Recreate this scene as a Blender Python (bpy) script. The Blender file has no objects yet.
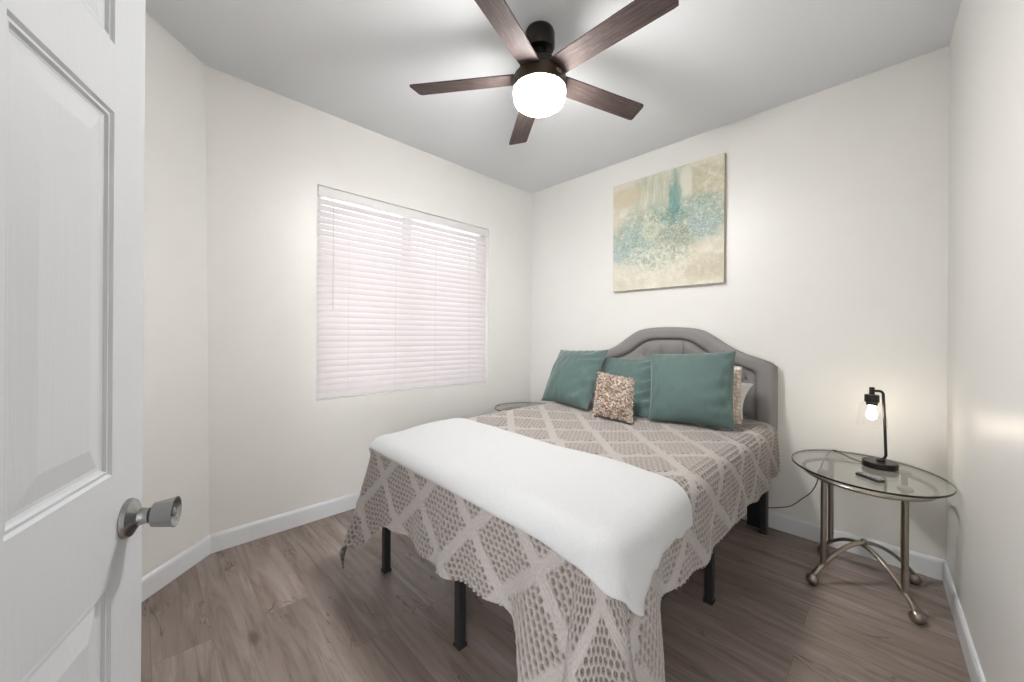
import bpy, bmesh, math, random
import numpy as np
from mathutils import Vector, Matrix, noise as mnoise

random.seed(7)
RNG = np.random.default_rng(7)
PI = math.pi
SC = bpy.context.scene
COL = SC.collection

# ------------------------------------------------------------------ camera, world, exposure
H = 2.74                    # ceiling height
W = 2.898                   # length of the headboard wall
CAM = Vector((2.7153, -2.9459, 1.2433))
YAW, ROLL = math.radians(-45.5018), math.radians(0.3861)
F_PX = 377.98
fwd = Vector((math.sin(YAW), math.cos(YAW), 0.0))
rgt = Vector((math.cos(YAW), -math.sin(YAW), 0.0))
upv = rgt.cross(fwd)
r2 = rgt * math.cos(ROLL) + upv * math.sin(ROLL)
u2 = -rgt * math.sin(ROLL) + upv * math.cos(ROLL)
cam_data = bpy.data.cameras.new('camera')
cam = bpy.data.objects.new('camera', cam_data)
COL.objects.link(cam)
m = Matrix.Identity(4)
for i in range(3):
    m[i][0], m[i][1], m[i][2], m[i][3] = r2[i], u2[i], -fwd[i], CAM[i]
cam.matrix_world = m
cam_data.sensor_width = 36.0
cam_data.lens = F_PX * 36.0 / 1024.0
cam_data.shift_y = -5.94 / 1024.0
cam_data.clip_start = 0.02
SC.camera = cam

SC.view_settings.view_transform = 'Standard'
SC.view_settings.look = 'None'
SC.view_settings.gamma = 1.0
SC.view_settings.use_curve_mapping = False
SC.view_settings.exposure = 0.08

world = bpy.data.worlds.new('daylight')
SC.world = world
world.use_nodes = True
bg = world.node_tree.nodes['Background']
bg.inputs['Color'].default_value = (1.0, 0.965, 0.96, 1)
bg.inputs['Strength'].default_value = 3.2

# added fill light, out of view: brightens the bed foot through the doorway
hl = bpy.data.lights.new('added_fill_light', 'AREA')
hl.shape = 'RECTANGLE'; hl.size = 2.2; hl.size_y = 2.0; hl.energy = 260.0; hl.color = (0.97, 0.985, 1.0)
hlo = bpy.data.objects.new('added_fill_light', hl); COL.objects.link(hlo)
hlo.location = (4.85, -5.1, 1.3)
hlo.rotation_euler = Vector((-0.75, 0.66, 0.0)).to_track_quat('-Z', 'Y').to_euler()

FAN_LIGHT = 200.0           # radiance of the fan's opal globe
BULB_LIGHT = 42.0          # radiance of the table lamp's filament bulb

# ------------------------------------------------------------------ materials
def srgb(r, g, b):
    f = lambda c: (c / 255 / 12.92) if c / 255 <= 0.04045 else ((c / 255 + 0.055) / 1.055) ** 2.4
    return (f(r), f(g), f(b), 1.0)

class NT:
    """small node-tree helper"""
    def __init__(self, name):
        self.mat = bpy.data.materials.new(name)
        self.mat.use_nodes = True
        self.t = self.mat.node_tree
        self.t.nodes.clear()
        self.out = self.t.nodes.new('ShaderNodeOutputMaterial')
    def n(self, typ, **kw):
        nd = self.t.nodes.new(typ)
        for k, v in kw.items():
            if k.startswith('_'):
                setattr(nd, k[1:], v)
        return nd
    def put(self, sock, v):
        if hasattr(v, 'is_output'):
            self.t.links.new(v, sock)
        else:
            sock.default_value = v
    def math(self, op, a, b=0.0, c=None, clamp=False):
        nd = self.n('ShaderNodeMath', _operation=op, _use_clamp=clamp)
        self.put(nd.inputs[0], a); self.put(nd.inputs[1], b)
        if c is not None: self.put(nd.inputs[2], c)
        return nd.outputs[0]
    def mix(self, fac, a, b, mode='MIX'):
        nd = self.n('ShaderNodeMix', _data_type='RGBA', _blend_type=mode)
        self.put(nd.inputs['Factor'], fac)
        self.put(nd.inputs['A'], a) if False else None
        self.put(nd.inputs[6], a); self.put(nd.inputs[7], b)
        return nd.outputs[2]
    def coord(self, which='Object'):
        return self.n('ShaderNodeTexCoord').outputs[which]
    def mapping(self, vec, scale=(1, 1, 1), loc=(0, 0, 0), rot=(0, 0, 0)):
        nd = self.n('ShaderNodeMapping')
        self.put(nd.inputs['Vector'], vec)
        nd.inputs['Scale'].default_value = scale
        nd.inputs['Location'].default_value = loc
        nd.inputs['Rotation'].default_value = rot
        return nd.outputs[0]
    def noise(self, vec, scale=5.0, detail=3.0, rough=0.5, dist=0.0, out='Fac'):
        nd = self.n('ShaderNodeTexNoise')
        self.put(nd.inputs['Vector'], vec)
        nd.inputs['Scale'].default_value = scale
        nd.inputs['Detail'].default_value = detail
        nd.inputs['Roughness'].default_value = rough
        nd.inputs['Distortion'].default_value = dist
        return nd.outputs[out]
    def voronoi(self, vec, scale=5.0, feature='F1', out='Distance', rand=1.0):
        nd = self.n('ShaderNodeTexVoronoi', _feature=feature)
        self.put(nd.inputs['Vector'], vec)
        nd.inputs['Scale'].default_value = scale
        nd.inputs['Randomness'].default_value = rand
        return nd.outputs[out]
    def ramp(self, fac, stops):
        nd = self.n('ShaderNodeValToRGB')
        self.put(nd.inputs[0], fac)
        el = nd.color_ramp.elements
        while len(el) < len(stops): el.new(0.5)
        for e, (p, c) in zip(el, stops):
            e.position = p
            e.color = c if hasattr(c, '__len__') else (c, c, c, 1)
        return nd.outputs[0]
    def maprange(self, v, a, b, c=0.0, d=1.0, smooth=False):
        nd = self.n('ShaderNodeMapRange', _interpolation_type='SMOOTHSTEP' if smooth else 'LINEAR')
        self.put(nd.inputs[0], v)
        for k, x in zip((1, 2, 3, 4), (a, b, c, d)): nd.inputs[k].default_value = x
        return nd.outputs[0]
    def bump(self, h, strength=0.3, dist=0.01):
        nd = self.n('ShaderNodeBump')
        nd.inputs['Strength'].default_value = strength
        nd.inputs['Distance'].default_value = dist
        self.put(nd.inputs['Height'], h)
        return nd.outputs[0]
    def principled(self, color, rough=0.5, metal=0.0, normal=None, **kw):
        nd = self.n('ShaderNodeBsdfPrincipled')
        self.put(nd.inputs['Base Color'], color)
        self.put(nd.inputs['Roughness'], rough)
        self.put(nd.inputs['Metallic'], metal)
        if normal is not None: self.put(nd.inputs['Normal'], normal)
        for k, v in kw.items(): self.put(nd.inputs[k], v)
        self.t.links.new(nd.outputs[0], self.out.inputs[0])
        return nd
    def surf(self, s):
        self.t.links.new(s, self.out.inputs[0])

MAT = {}
def plain(name, color, rough=0.5, metal=0.0, bump=None, vary=0.0, **kw):
    t = NT(name)
    co = t.coord()
    normal = None
    c = color
    if vary:
        nz = t.noise(co, 6.0, 4.0)
        c = t.mix(t.maprange(nz, 0.3, 0.7, 0.0, 1.0), tuple(x * (1 - vary) for x in color[:3]) + (1,),
                  tuple(min(1, x * (1 + vary)) for x in color[:3]) + (1,))
    if bump:
        sc, st, di = bump
        normal = t.bump(t.noise(co, sc, 3.0), st, di)
    t.principled(c, rough, metal, normal, **kw)
    MAT[name] = t.mat
    return t.mat

WALL = plain('cream_wall_paint', (0.812, 0.80, 0.775, 1), 0.38, bump=(90, 0.10, 0.004), vary=0.008)
CEIL = plain('flat_ceiling_paint', (0.87, 0.885, 0.905, 1), 0.85, bump=(120, 0.12, 0.004))
TRIM = plain('white_trim_paint', (0.78, 0.80, 0.83, 1), 0.35)
BLACK_METAL = plain('black_bed_steel', (0.012, 0.012, 0.013, 1), 0.45, bump=(60, 0.05, 0.002))
FAN_BLACK = plain('fan_bronze_black', (0.018, 0.015, 0.013, 1), 0.32, 0.6)
FAN_BRONZE = plain('fan_brushed_bronze', (0.055, 0.040, 0.028, 1), 0.38, 0.8)
NICKEL = plain('satin_nickel', (0.34, 0.34, 0.34, 1), 0.22, 1.0)
CHROME_DARK = plain('dark_slot', (0.03, 0.03, 0.03, 1), 0.5)
TABLE_METAL = plain('brushed_champagne_metal', (0.36, 0.32, 0.27, 1), 0.30, 1.0, vary=0.08)
LAMP_BLACK = plain('lamp_black_bronze', (0.014, 0.012, 0.010, 1), 0.35, 0.4)
CORD_BLACK = plain('black_cord_rubber', (0.012, 0.012, 0.012, 1), 0.55)
PLASTIC_BLACK = plain('black_remote_plastic', (0.02, 0.02, 0.022, 1), 0.35)
PLASTIC_GREY = plain('grey_remote_plastic', (0.30, 0.30, 0.31, 1), 0.4)
GLASS_EDGE = plain('dark_green_glass_edge', (0.025, 0.032, 0.026, 1), 0.2)
MATTRESS = plain('mattress_ticking', (0.7, 0.7, 0.7, 1), 0.9)
HINGE = plain('hinge_metal', (0.5, 0.5, 0.5, 1), 0.35, 1.0)
VINYL = plain('white_vinyl_frame', (0.75, 0.74, 0.74, 1), 0.4)

def glass(name, tint=(0.96, 0.98, 0.97, 1), spec=1.0):
    t = NT(name)
    tr = t.n('ShaderNodeBsdfTransparent'); tr.inputs[0].default_value = tint
    gl = t.n('ShaderNodeBsdfGlossy'); gl.inputs['Roughness'].default_value = 0.0
    lw = t.n('ShaderNodeLayerWeight'); lw.inputs[0].default_value = 0.5
    fr = t.math('ADD', t.math('MULTIPLY', t.math('POWER', lw.outputs['Facing'], 5.0), 0.9), 0.04)
    mx = t.n('ShaderNodeMixShader')
    t.put(mx.inputs[0], t.math('MULTIPLY', fr, spec, clamp=True))
    t.t.links.new(tr.outputs[0], mx.inputs[1]); t.t.links.new(gl.outputs[0], mx.inputs[2])
    t.surf(mx.outputs[0])
    MAT[name] = t.mat
    return t.mat
GLASS_TOP = glass('clear_table_glass', (0.975, 0.985, 0.98, 1), 1.3)
GLASS_SHADE = glass('clear_shade_glass', (0.985, 0.985, 0.98, 1), 0.5)
GLASS_PANE = glass('window_pane_glass', (0.95, 0.97, 0.97, 1), 1.0)

def emit(name, color, strength):
    t = NT(name)
    e = t.n('ShaderNodeEmission'); e.inputs[0].default_value = color; e.inputs[1].default_value = strength
    t.surf(e.outputs[0]); MAT[name] = t.mat
    return t.mat
def opal_globe():
    # the lamps sit low in the drum: its bottom gives off more light than its upper rim
    t = NT('lit_opal_globe')
    g = t.n('ShaderNodeNewGeometry'); sx = t.n('ShaderNodeSeparateXYZ'); t.put(sx.inputs[0], g.outputs['Normal'])
    k = t.maprange(sx.outputs[2], -0.9, 0.1, 1.0, 0.46)
    e = t.n('ShaderNodeEmission'); e.inputs[0].default_value = (1.0, 0.985, 0.96, 1)
    t.put(e.inputs[1], t.math('MULTIPLY', k, FAN_LIGHT))
    t.surf(e.outputs[0])
    return t.mat
OPAL = opal_globe()
BULB = emit('lit_filament_bulb', (1.0, 0.88, 0.70, 1), BULB_LIGHT)

def slat_material():
    t = NT('blind_slat_white')
    p = t.principled((0.80, 0.775, 0.785, 1), 0.4)
    tl = t.n('ShaderNodeBsdfTranslucent'); tl.inputs[0].default_value = (0.82, 0.77, 0.78, 1)
    mx = t.n('ShaderNodeMixShader'); mx.inputs[0].default_value = 0.31
    t.t.links.new(p.outputs[0], mx.inputs[1]); t.t.links.new(tl.outputs[0], mx.inputs[2])
    t.surf(mx.outputs[0])
    return t.mat
SLAT = slat_material()

def floor_material():
    t = NT('grey_brown_vinyl_plank')
    co = t.coord()
    br = t.n('ShaderNodeTexBrick', _offset=0.37, _offset_frequency=2, _squash=1.0)
    t.put(br.inputs['Vector'], co)
    br.inputs['Color1'].default_value = (0.0, 0, 0, 1); br.inputs['Color2'].default_value = (1, 1, 1, 1)
    br.inputs['Mortar'].default_value = (0.5, 0.5, 0.5, 1)
    br.inputs['Scale'].default_value = 1.0
    br.inputs['Mortar Size'].default_value = 0.0012
    br.inputs['Mortar Smooth'].default_value = 0.2
    br.inputs['Bias'].default_value = 0.0
    br.inputs['Brick Width'].default_value = 1.22
    br.inputs['Row Height'].default_value = 0.182
    plank = br.outputs['Color']; seam = br.outputs['Fac']
    # shift the grain from plank to plank
    sh = t.n('ShaderNodeVectorMath', _operation='MULTIPLY_ADD')
    t.put(sh.inputs[0], plank); sh.inputs[1].default_value = (7.3, 3.1, 5.7); t.put(sh.inputs[2], co)
    v = sh.outputs[0]
    grain = t.noise(t.mapping(v, (1.2, 11, 1)), 2.0, 5.0, 0.6, 0.9)
    fine = t.noise(t.mapping(v, (5, 120, 1)), 3.0, 3.0, 0.6)
    broad = t.noise(t.mapping(v, (0.9, 3.5, 1)), 1.6, 3.0, 0.5, 0.8)
    base = t.ramp(grain, [(0.25, srgb(98, 87, 81)), (0.45, srgb(132, 120, 114)), (0.62, srgb(148, 136, 131)), (0.8, srgb(166, 155, 151))])
    base = t.mix(t.maprange(broad, 0.35, 0.68, 0.0, 0.55), base, srgb(117, 103, 94))
    base = t.mix(t.maprange(fine, 0.40, 0.75, 0.0, 0.12), base, srgb(92, 77, 69))
    tone = t.mix(plank, (0.92, 0.90, 0.88, 1), (1.20, 1.18, 1.18, 1))
    base = t.mix(1.0, base, tone, 'MULTIPLY')
    # dark cathedral cracks and knots
    mid = t.noise(t.mapping(v, (0.8, 9, 1)), 3.0, 4.0, 0.6, 0.5)
    base = t.mix(t.maprange(mid, 0.54, 0.70, 0.0, 0.55), base, srgb(96, 80, 70))
    crk = t.noise(t.mapping(v, (0.8, 3.6, 1)), 1.9, 3.0, 0.55, 1.4)
    line = t.math('ABSOLUTE', t.math('SUBTRACT', crk, 0.58))
    crack = t.math('MULTIPLY', t.maprange(line, 0.0, 0.014, 1.0, 0.0, True),
                   t.maprange(t.noise(t.mapping(v, (1.0, 3, 1)), 2.4, 1.0), 0.50, 0.58, 0.0, 1.0))
    base = t.mix(t.math('MULTIPLY', crack, 0.75), base, srgb(66, 54, 48))
    kn = t.voronoi(t.mapping(v, (1.0, 2.6, 1)), 1.5, 'F1', 'Distance')
    base = t.mix(t.math('MULTIPLY', t.maprange(kn, 0.03, 0.10, 1.0, 0.0, True), 0.7), base, srgb(74, 60, 53))
    base = t.mix(t.math('MULTIPLY', seam, 0.4), base, srgb(70, 60, 55))
    h = t.math('SUBTRACT', t.math('MULTIPLY', grain, 0.4), seam)
    t.principled(base, t.maprange(grain, 0.2, 0.8, 0.42, 0.30), 0.0, t.bump(h, 0.12, 0.002))
    return t.mat
FLOOR = floor_material()

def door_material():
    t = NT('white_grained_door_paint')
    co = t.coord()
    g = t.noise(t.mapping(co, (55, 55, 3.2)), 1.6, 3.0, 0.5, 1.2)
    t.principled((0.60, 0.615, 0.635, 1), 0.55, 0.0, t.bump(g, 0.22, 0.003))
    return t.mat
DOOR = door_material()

def blade_material():
    t = NT('weathered_walnut_blade')
    co = t.coord('UV')
    g = t.noise(t.mapping(co, (4, 60, 1)), 2.0, 6.0, 0.65, 0.8)
    b = t.noise(t.mapping(co, (3, 14, 1)), 1.5, 2.0)
    c = t.ramp(g, [(0.3, srgb(46, 38, 37)), (0.5, srgb(76, 65, 62)), (0.72, srgb(108, 96, 92))])
    c = t.mix(t.maprange(b, 0.4, 0.7, 0, 0.5), c, srgb(66, 50, 48))
    t.principled(c, 0.68, 0.0, t.bump(g, 0.15, 0.002), **{'Specular IOR Level': 0.3})
    return t.mat
BLADE = blade_material()

def fabric(name, c1, c2, scale=900, sheen=0.0, rough=0.9, wr=0.15, big=None):
    t = NT(name)
    co = t.coord()
    w = t.noise(co, scale, 2.0)
    c = t.mix(t.maprange(w, 0.3, 0.7), c1, c2)
    h = t.math('MULTIPLY', w, 0.2)
    if big:
        h = t.math('ADD', h, t.noise(co, big, 3.0))
    t.principled(c, rough, 0.0, t.bump(h, wr, 0.004), **({'Sheen Weight': sheen, 'Sheen Roughness': 0.4} if sheen else {}))
    return t.mat
TEAL = fabric('sea_green_velvet', srgb(70, 91, 88), srgb(83, 105, 102), 300, 0.5, 0.75, 0.12, 22)
GREY_LINEN = fabric('grey_headboard_linen', srgb(124, 121, 121), srgb(146, 142, 142), 500, 0.1, 0.9, 0.2)
BUTTON = fabric('grey_button_linen', srgb(132, 126, 126), srgb(146, 140, 140), 500)
FLEECE = fabric('white_fleece', (0.47, 0.475, 0.48, 1), (0.52, 0.525, 0.53, 1), 260, 0.15, 1.0, 0.35, 40)
WHITE_COTTON = fabric('white_pillow_cotton', (0.76, 0.75, 0.74, 1), (0.82, 0.81, 0.80, 1), 220, 0.0, 0.95, 0.4, 60)

def coverlet_material():
    t = NT('taupe_waffle_weave')
    uv = t.coord('UV')
    at = t.n('ShaderNodeAttribute'); at.attribute_name = 'weave'
    sep = t.n('ShaderNodeSeparateColor'); t.put(sep.inputs[0], at.outputs['Color'])
    band, hole = sep.outputs[0], sep.outputs[1]
    nz = t.noise(t.mapping(uv, (1, 1, 1)), 110, 4.0, 0.7)
    c = t.mix(band, srgb(160, 153, 148), srgb(167, 161, 158))
    c = t.mix(t.math('MULTIPLY', hole, 0.95), c, srgb(72, 63, 58))     # shade inside the open loops, painted into the yarn colour
    c = t.mix(t.maprange(nz, 0.40, 0.62, 0, 0.42), c, srgb(140, 130, 124))
    t.principled(c, 0.95, 0.0, t.bump(nz, 0.25, 0.003), **{'Sheen Weight': 0.15})
    return t.mat
COVERLET = coverlet_material()

def sham_material():
    t = NT('cream_woven_sham')
    co = t.coord('UV')
    ck = t.voronoi(co, 42, 'F1', 'Distance', 0.5)
    c = t.mix(t.maprange(ck, 0.2, 0.6), srgb(228, 220, 210), srgb(190, 174, 156))
    t.principled(c, 0.95, 0.0, t.bump(ck, 0.5, 0.006))
    return t.mat
SHAM = sham_material()

def fur_material():
    t = NT('brown_cream_shag')
    at = t.n('ShaderNodeAttribute'); at.attribute_name = 'tuft'
    t.principled(at.outputs['Color'], 0.85)
    return t.mat
FUR = fur_material()

def painting_material():
    t = NT('abstract_canvas_paint')
    uv = t.coord('UV')
    sx = t.n('ShaderNodeSeparateXYZ'); t.put(sx.inputs[0], uv)
    U, V = sx.outputs[0], sx.outputs[1]
    n1 = t.noise(uv, 4.0, 6.0, 0.65, 0.5)
    n2 = t.noise(uv, 11.0, 5.0, 0.7, 0.3)
    streak = t.noise(t.mapping(uv, (14, 1.6, 1)), 1.5, 5.0, 0.6)
    base = t.mix(t.maprange(n1, 0.35, 0.65), srgb(204, 199, 182), srgb(226, 221, 208))
    base = t.mix(t.maprange(n2, 0.46, 0.62, 0, 0.8), base, srgb(202, 194, 172))
    nb_ = t.noise(uv, 22.0, 5.0, 0.75, 0.5)
    base = t.mix(t.maprange(nb_, 0.50, 0.62, 0, 0.5), base, srgb(230, 226, 214))
    def blob(cu, cv, ru, rv, soft=0.5, warp=0.9):
        a = t.math('DIVIDE', t.math('SUBTRACT', U, cu), ru)
        b = t.math('DIVIDE', t.math('SUBTRACT', V, cv), rv)
        d = t.math('ADD', t.math('MULTIPLY', a, a), t.math('MULTIPLY', b, b))
        d = t.math('ADD', d, t.math('MULTIPLY', t.math('SUBTRACT', n2, 0.5), warp * 2))
        return t.maprange(d, 1.0 - soft, 1.0 + soft, 1.0, 0.0, True)
    # upper streaks: greenish wash and tan corner
    c = t.mix(t.math('MULTIPLY', blob(0.5, 0.80, 0.30, 0.28), t.maprange(streak, 0.38, 0.62, 0.1, 0.9)), base, srgb(172, 182, 160))
    c = t.mix(t.math('MULTIPLY', blob(0.86, 0.80, 0.16, 0.16, 0.6, 1.2), t.maprange(nb_, 0.38, 0.58, 0.8, 0.25)), c, srgb(184, 174, 142))
    c = t.mix(t.math('MULTIPLY', blob(0.86, 0.14, 0.20, 0.10, 0.7, 0.8), t.maprange(nb_, 0.38, 0.62, 0.75, 0.35)), c, srgb(190, 180, 156))
    c = t.mix(t.math('MULTIPLY', blob(0.12, 0.86, 0.2, 0.09), 0.5), c, srgb(202, 186, 152))
    c = t.mix(t.math('MULTIPLY', blob(0.70, 0.86, 0.05, 0.13, 0.6, 1.2), 0.7), c, srgb(222, 220, 208))
    # flower mass: many small blossoms of mixed cream, sage, pale blue and teal
    n3 = t.noise(uv, 26.0, 4.0, 0.7, 0.4)
    n4 = t.noise(uv, 60.0, 3.0, 0.7)
    mass = blob(0.40, 0.44, 0.42, 0.27, 0.5, 1.0)
    mass2 = blob(0.80, 0.55, 0.24, 0.19, 0.5, 1.0)
    mm = t.math('MAXIMUM', mass, mass2)
    jit = t.n('ShaderNodeVectorMath', _operation='MULTIPLY_ADD')
    nv = t.n('ShaderNodeTexNoise'); t.put(nv.inputs['Vector'], uv); nv.inputs['Scale'].default_value = 18
    t.put(jit.inputs[0], nv.outputs['Color']); jit.inputs[1].default_value = (0.05, 0.05, 0); t.put(jit.inputs[2], uv)
    jv = jit.outputs[0]
    def blossoms(scale, stops):
        vo = t.n('ShaderNodeTexVoronoi'); t.put(vo.inputs['Vector'], jv); vo.inputs['Scale'].default_value = scale
        cs = t.n('ShaderNodeSeparateColor'); t.put(cs.inputs[0], vo.outputs['Color'])
        return t.ramp(cs.outputs[0], stops), vo.outputs['Distance']
    col1, dist1 = blossoms(22, [(0.0, srgb(150, 160, 142)), (0.2, srgb(178, 186, 166)), (0.38, srgb(150, 180, 174)), (0.55, srgb(196, 200, 180)),
                                (0.7, srgb(168, 192, 190)), (0.85, srgb(206, 206, 188))])
    col2, dist2 = blossoms(46, [(0.0, srgb(126, 140, 122)), (0.25, srgb(214, 214, 200)), (0.5, srgb(158, 182, 180)), (0.7, srgb(220, 218, 204)), (0.9, srgb(140, 164, 162))])
    petals = t.mix(t.maprange(n3, 0.44, 0.56), col1, col2)
    petals = t.mix(t.maprange(dist1, 0.35, 0.7, 0, 0.6), petals, srgb(132, 146, 126))
    c = t.mix(t.math('MULTIPLY', mm, t.maprange(n4, 0.35, 0.6, 0.55, 1.0)), c, petals)
    br_ = t.maprange(n3, 0.38, 0.60, 0.15, 1.0)
    def glaze(cc, cu, cv, ru, rv, k, col, soft=0.6, warp=1.0):
        return t.mix(t.math('MULTIPLY', blob(cu, cv, ru, rv, soft, warp), t.math('MULTIPLY', br_, k)), cc, col)
    c = glaze(c, 0.20, 0.42, 0.22, 0.15, 0.55, srgb(136, 172, 172))
    c = glaze(c, 0.84, 0.52, 0.17, 0.18, 0.5, srgb(146, 178, 178))
    c = t.mix(t.math('MULTIPLY', blob(0.605, 0.76, 0.055, 0.19, 0.7, 1.2), t.maprange(streak, 0.32, 0.6, 0.35, 0.95)), c, srgb(104, 150, 146))
    c = glaze(c, 0.60, 0.60, 0.13, 0.07, 0.8, srgb(100, 136, 132))
    c = glaze(c, 0.08, 0.32, 0.09, 0.07, 0.6, srgb(138, 166, 182))
    c = glaze(c, 0.80, 0.48, 0.08, 0.06, 0.5, srgb(142, 164, 184))
    c = glaze(c, 0.60, 0.42, 0.15, 0.10, 0.75, srgb(138, 140, 118))
    wb = t.math('MULTIPLY', blob(0.42, 0.24, 0.36, 0.15, 0.6, 1.2), t.maprange(n3, 0.46, 0.56))
    c = t.mix(t.math('MULTIPLY', wb, 0.8), c, srgb(220, 218, 204))
    c = t.mix(t.math('MULTIPLY', blob(0.385, 0.51, 0.085, 0.085, 0.2, 0.35), t.maprange(n4, 0.3, 0.6, 0.6, 0.9)), c, srgb(196, 200, 178))
    c = t.mix(t.math('MULTIPLY', blob(0.39, 0.52, 0.04, 0.04, 0.4, 0.5), 0.6), c, srgb(172, 180, 156))
    c = t.mix(t.math('MULTIPLY', t.maprange(n4, 0.56, 0.64), t.math('MULTIPLY', mm, 0.7)), c, srgb(226, 226, 214))
    c = t.mix(t.math('MULTIPLY', t.maprange(n4, 0.43, 0.35), t.math('MULTIPLY', mm, 0.75)), c, srgb(104, 122, 108))
    t.principled(c, 0.7, 0.0, t.bump(t.noise(uv, 40, 4.0), 0.25, 0.003))
    return t.mat
PAINTING = painting_material()
CANVAS_EDGE = plain('canvas_edge_tan', srgb(176, 168, 142), 0.8, vary=0.1)

# ------------------------------------------------------------------ mesh helpers
class MB:
    """collects shapes; build() links them as ONE mesh object"""
    def __init__(self):
        self.v, self.f, self.mi = [], [], []
    def add(self, verts, faces, mi=0):
        o = len(self.v)
        self.v += [tuple(p) for p in verts]
        self.f += [tuple(i + o for i in fc) for fc in faces]
        self.mi += [mi] * len(faces)
        return self
    def box(self, a, b, mi=0):
        x0, y0, z0 = a; x1, y1, z1 = b
        return self.add([(x0, y0, z0), (x1, y0, z0), (x1, y1, z0), (x0, y1, z0), (x0, y0, z1), (x1, y0, z1), (x1, y1, z1), (x0, y1, z1)],
                        [(0, 3, 2, 1), (4, 5, 6, 7), (0, 1, 5, 4), (1, 2, 6, 5), (2, 3, 7, 6), (3, 0, 4, 7)], mi)
    def prism(self, poly, z0, z1, mi=0):
        n = len(poly)
        vs = [(x, y, z0) for x, y in poly] + [(x, y, z1) for x, y in poly]
        fs = [tuple(range(n - 1, -1, -1)), tuple(range(n, 2 * n))] + [(i, (i + 1) % n, n + (i + 1) % n, n + i) for i in range(n)]
        return self.add(vs, fs, mi)
    def lathe(self, prof, c=(0, 0, 0), seg=32, axis=None, sx=1.0, sy=1.0, cap=True, mi=0):
        """prof: (radius, height) list; axis: direction the height runs along"""
        ax = Vector(axis).normalized() if axis else Vector((0, 0, 1))
        q = Vector((0, 0, 1)).rotation_difference(ax)
        vs, fs = [], []
        for r, h in prof:
            for k in range(seg):
                a = 2 * PI * k / seg
                vs.append(Vector(c) + q @ Vector((r * sx * math.cos(a), r * sy * math.sin(a), h)))
        for i in range(len(prof) - 1):
            for k in range(seg):
                k2 = (k + 1) % seg
                fs.append((i * seg + k, i * seg + k2, (i + 1) * seg + k2, (i + 1) * seg + k))
        if cap:
            if prof[0][0] > 1e-5: fs.append(tuple(range(seg - 1, -1, -1)))
            if prof[-1][0] > 1e-5: fs.append(tuple(range((len(prof) - 1) * seg, len(prof) * seg)))
        return self.add(vs, fs, mi)
    def tube(self, pts, r, seg=12, closed=False, flat=1.0, mi=0):
        P = [Vector(p) for p in pts]
        n = len(P)
        R = r if hasattr(r, '__len__') else [r] * n
        vs, fs = [], []
        prev = None
        for i in range(n):
            if closed: d = P[(i + 1) % n] - P[i - 1]
            else: d = P[min(i + 1, n - 1)] - P[max(i - 1, 0)]
            d.normalize()
            ref = prev if prev else (Vector((0, 0, 1)) if abs(d.z) < 0.95 else Vector((1, 0, 0)))
            u = (ref - d * ref.dot(d)).normalized()
            prev = u
            w = d.cross(u)
            for k in range(seg):
                a = 2 * PI * k / seg
                vs.append(P[i] + u * (R[i] * math.cos(a) * flat) + w * (R[i] * math.sin(a)))
        rng = n if closed else n - 1
        for i in range(rng):
            j = (i + 1) % n
            for k in range(seg):
                k2 = (k + 1) % seg
                fs.append((i * seg + k, i * seg + k2, j * seg + k2, j * seg + k))
        if not closed:
            fs.append(tuple(range(seg - 1, -1, -1))); fs.append(tuple(range((n - 1) * seg, n * seg)))
        return self.add(vs, fs, mi)
    def ball(self, c, r, seg=20, rings=12, sz=1.0):
        prof = [(r * math.sin(PI * i / rings), -r * sz * math.cos(PI * i / rings)) for i in range(rings + 1)]
        prof[0] = (0.0004, prof[0][1]); prof[-1] = (0.0004, prof[-1][1])
        return self.lathe(prof, c, seg)
    def grid(self, P, mi=0):
        """P[i][j] points"""
        n, k = len(P), len(P[0])
        vs = [p for row in P for p in row]
        fs = [(i * k + j, i * k + j + 1, (i + 1) * k + j + 1, (i + 1) * k + j) for i in range(n - 1) for j in range(k - 1)]
        return self.add(vs, fs, mi)
    def build(self, name, mats, parent=None, smooth=False, bevel=0.0, bevseg=2, angle=35):
        me = bpy.data.meshes.new(name)
        me.from_pydata(self.v, [], self.f)
        mats = mats if isinstance(mats, (list, tuple)) else [mats]
        for mm in mats: me.materials.append(mm)
        if len(mats) > 1: me.polygons.foreach_set('material_index', self.mi)
        bm = bmesh.new(); bm.from_mesh(me)
        bmesh.ops.remove_doubles(bm, verts=bm.verts, dist=1e-6)
        bmesh.ops.recalc_face_normals(bm, faces=bm.faces)
        bm.to_mesh(me); bm.free()
        o = bpy.data.objects.new(name, me)
        COL.objects.link(o)
        if parent: o.parent = parent
        if bevel:
            b = o.modifiers.new('bevel', 'BEVEL'); b.width = bevel; b.segments = bevseg; b.limit_method = 'ANGLE'
            b.angle_limit = math.radians(40)
        if smooth:
            me.polygons.foreach_set('use_smooth', [True] * len(me.polygons))
            if angle < 180:
                me.update()
                mark_sharp(me, math.radians(angle))
        return o

def mark_sharp(me, ang):
    bm = bmesh.new(); bm.from_mesh(me)
    for e in bm.edges:
        if len(e.link_faces) == 2 and e.calc_face_angle(0) > ang: e.smooth = False
    bm.to_mesh(me); bm.free()

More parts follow.
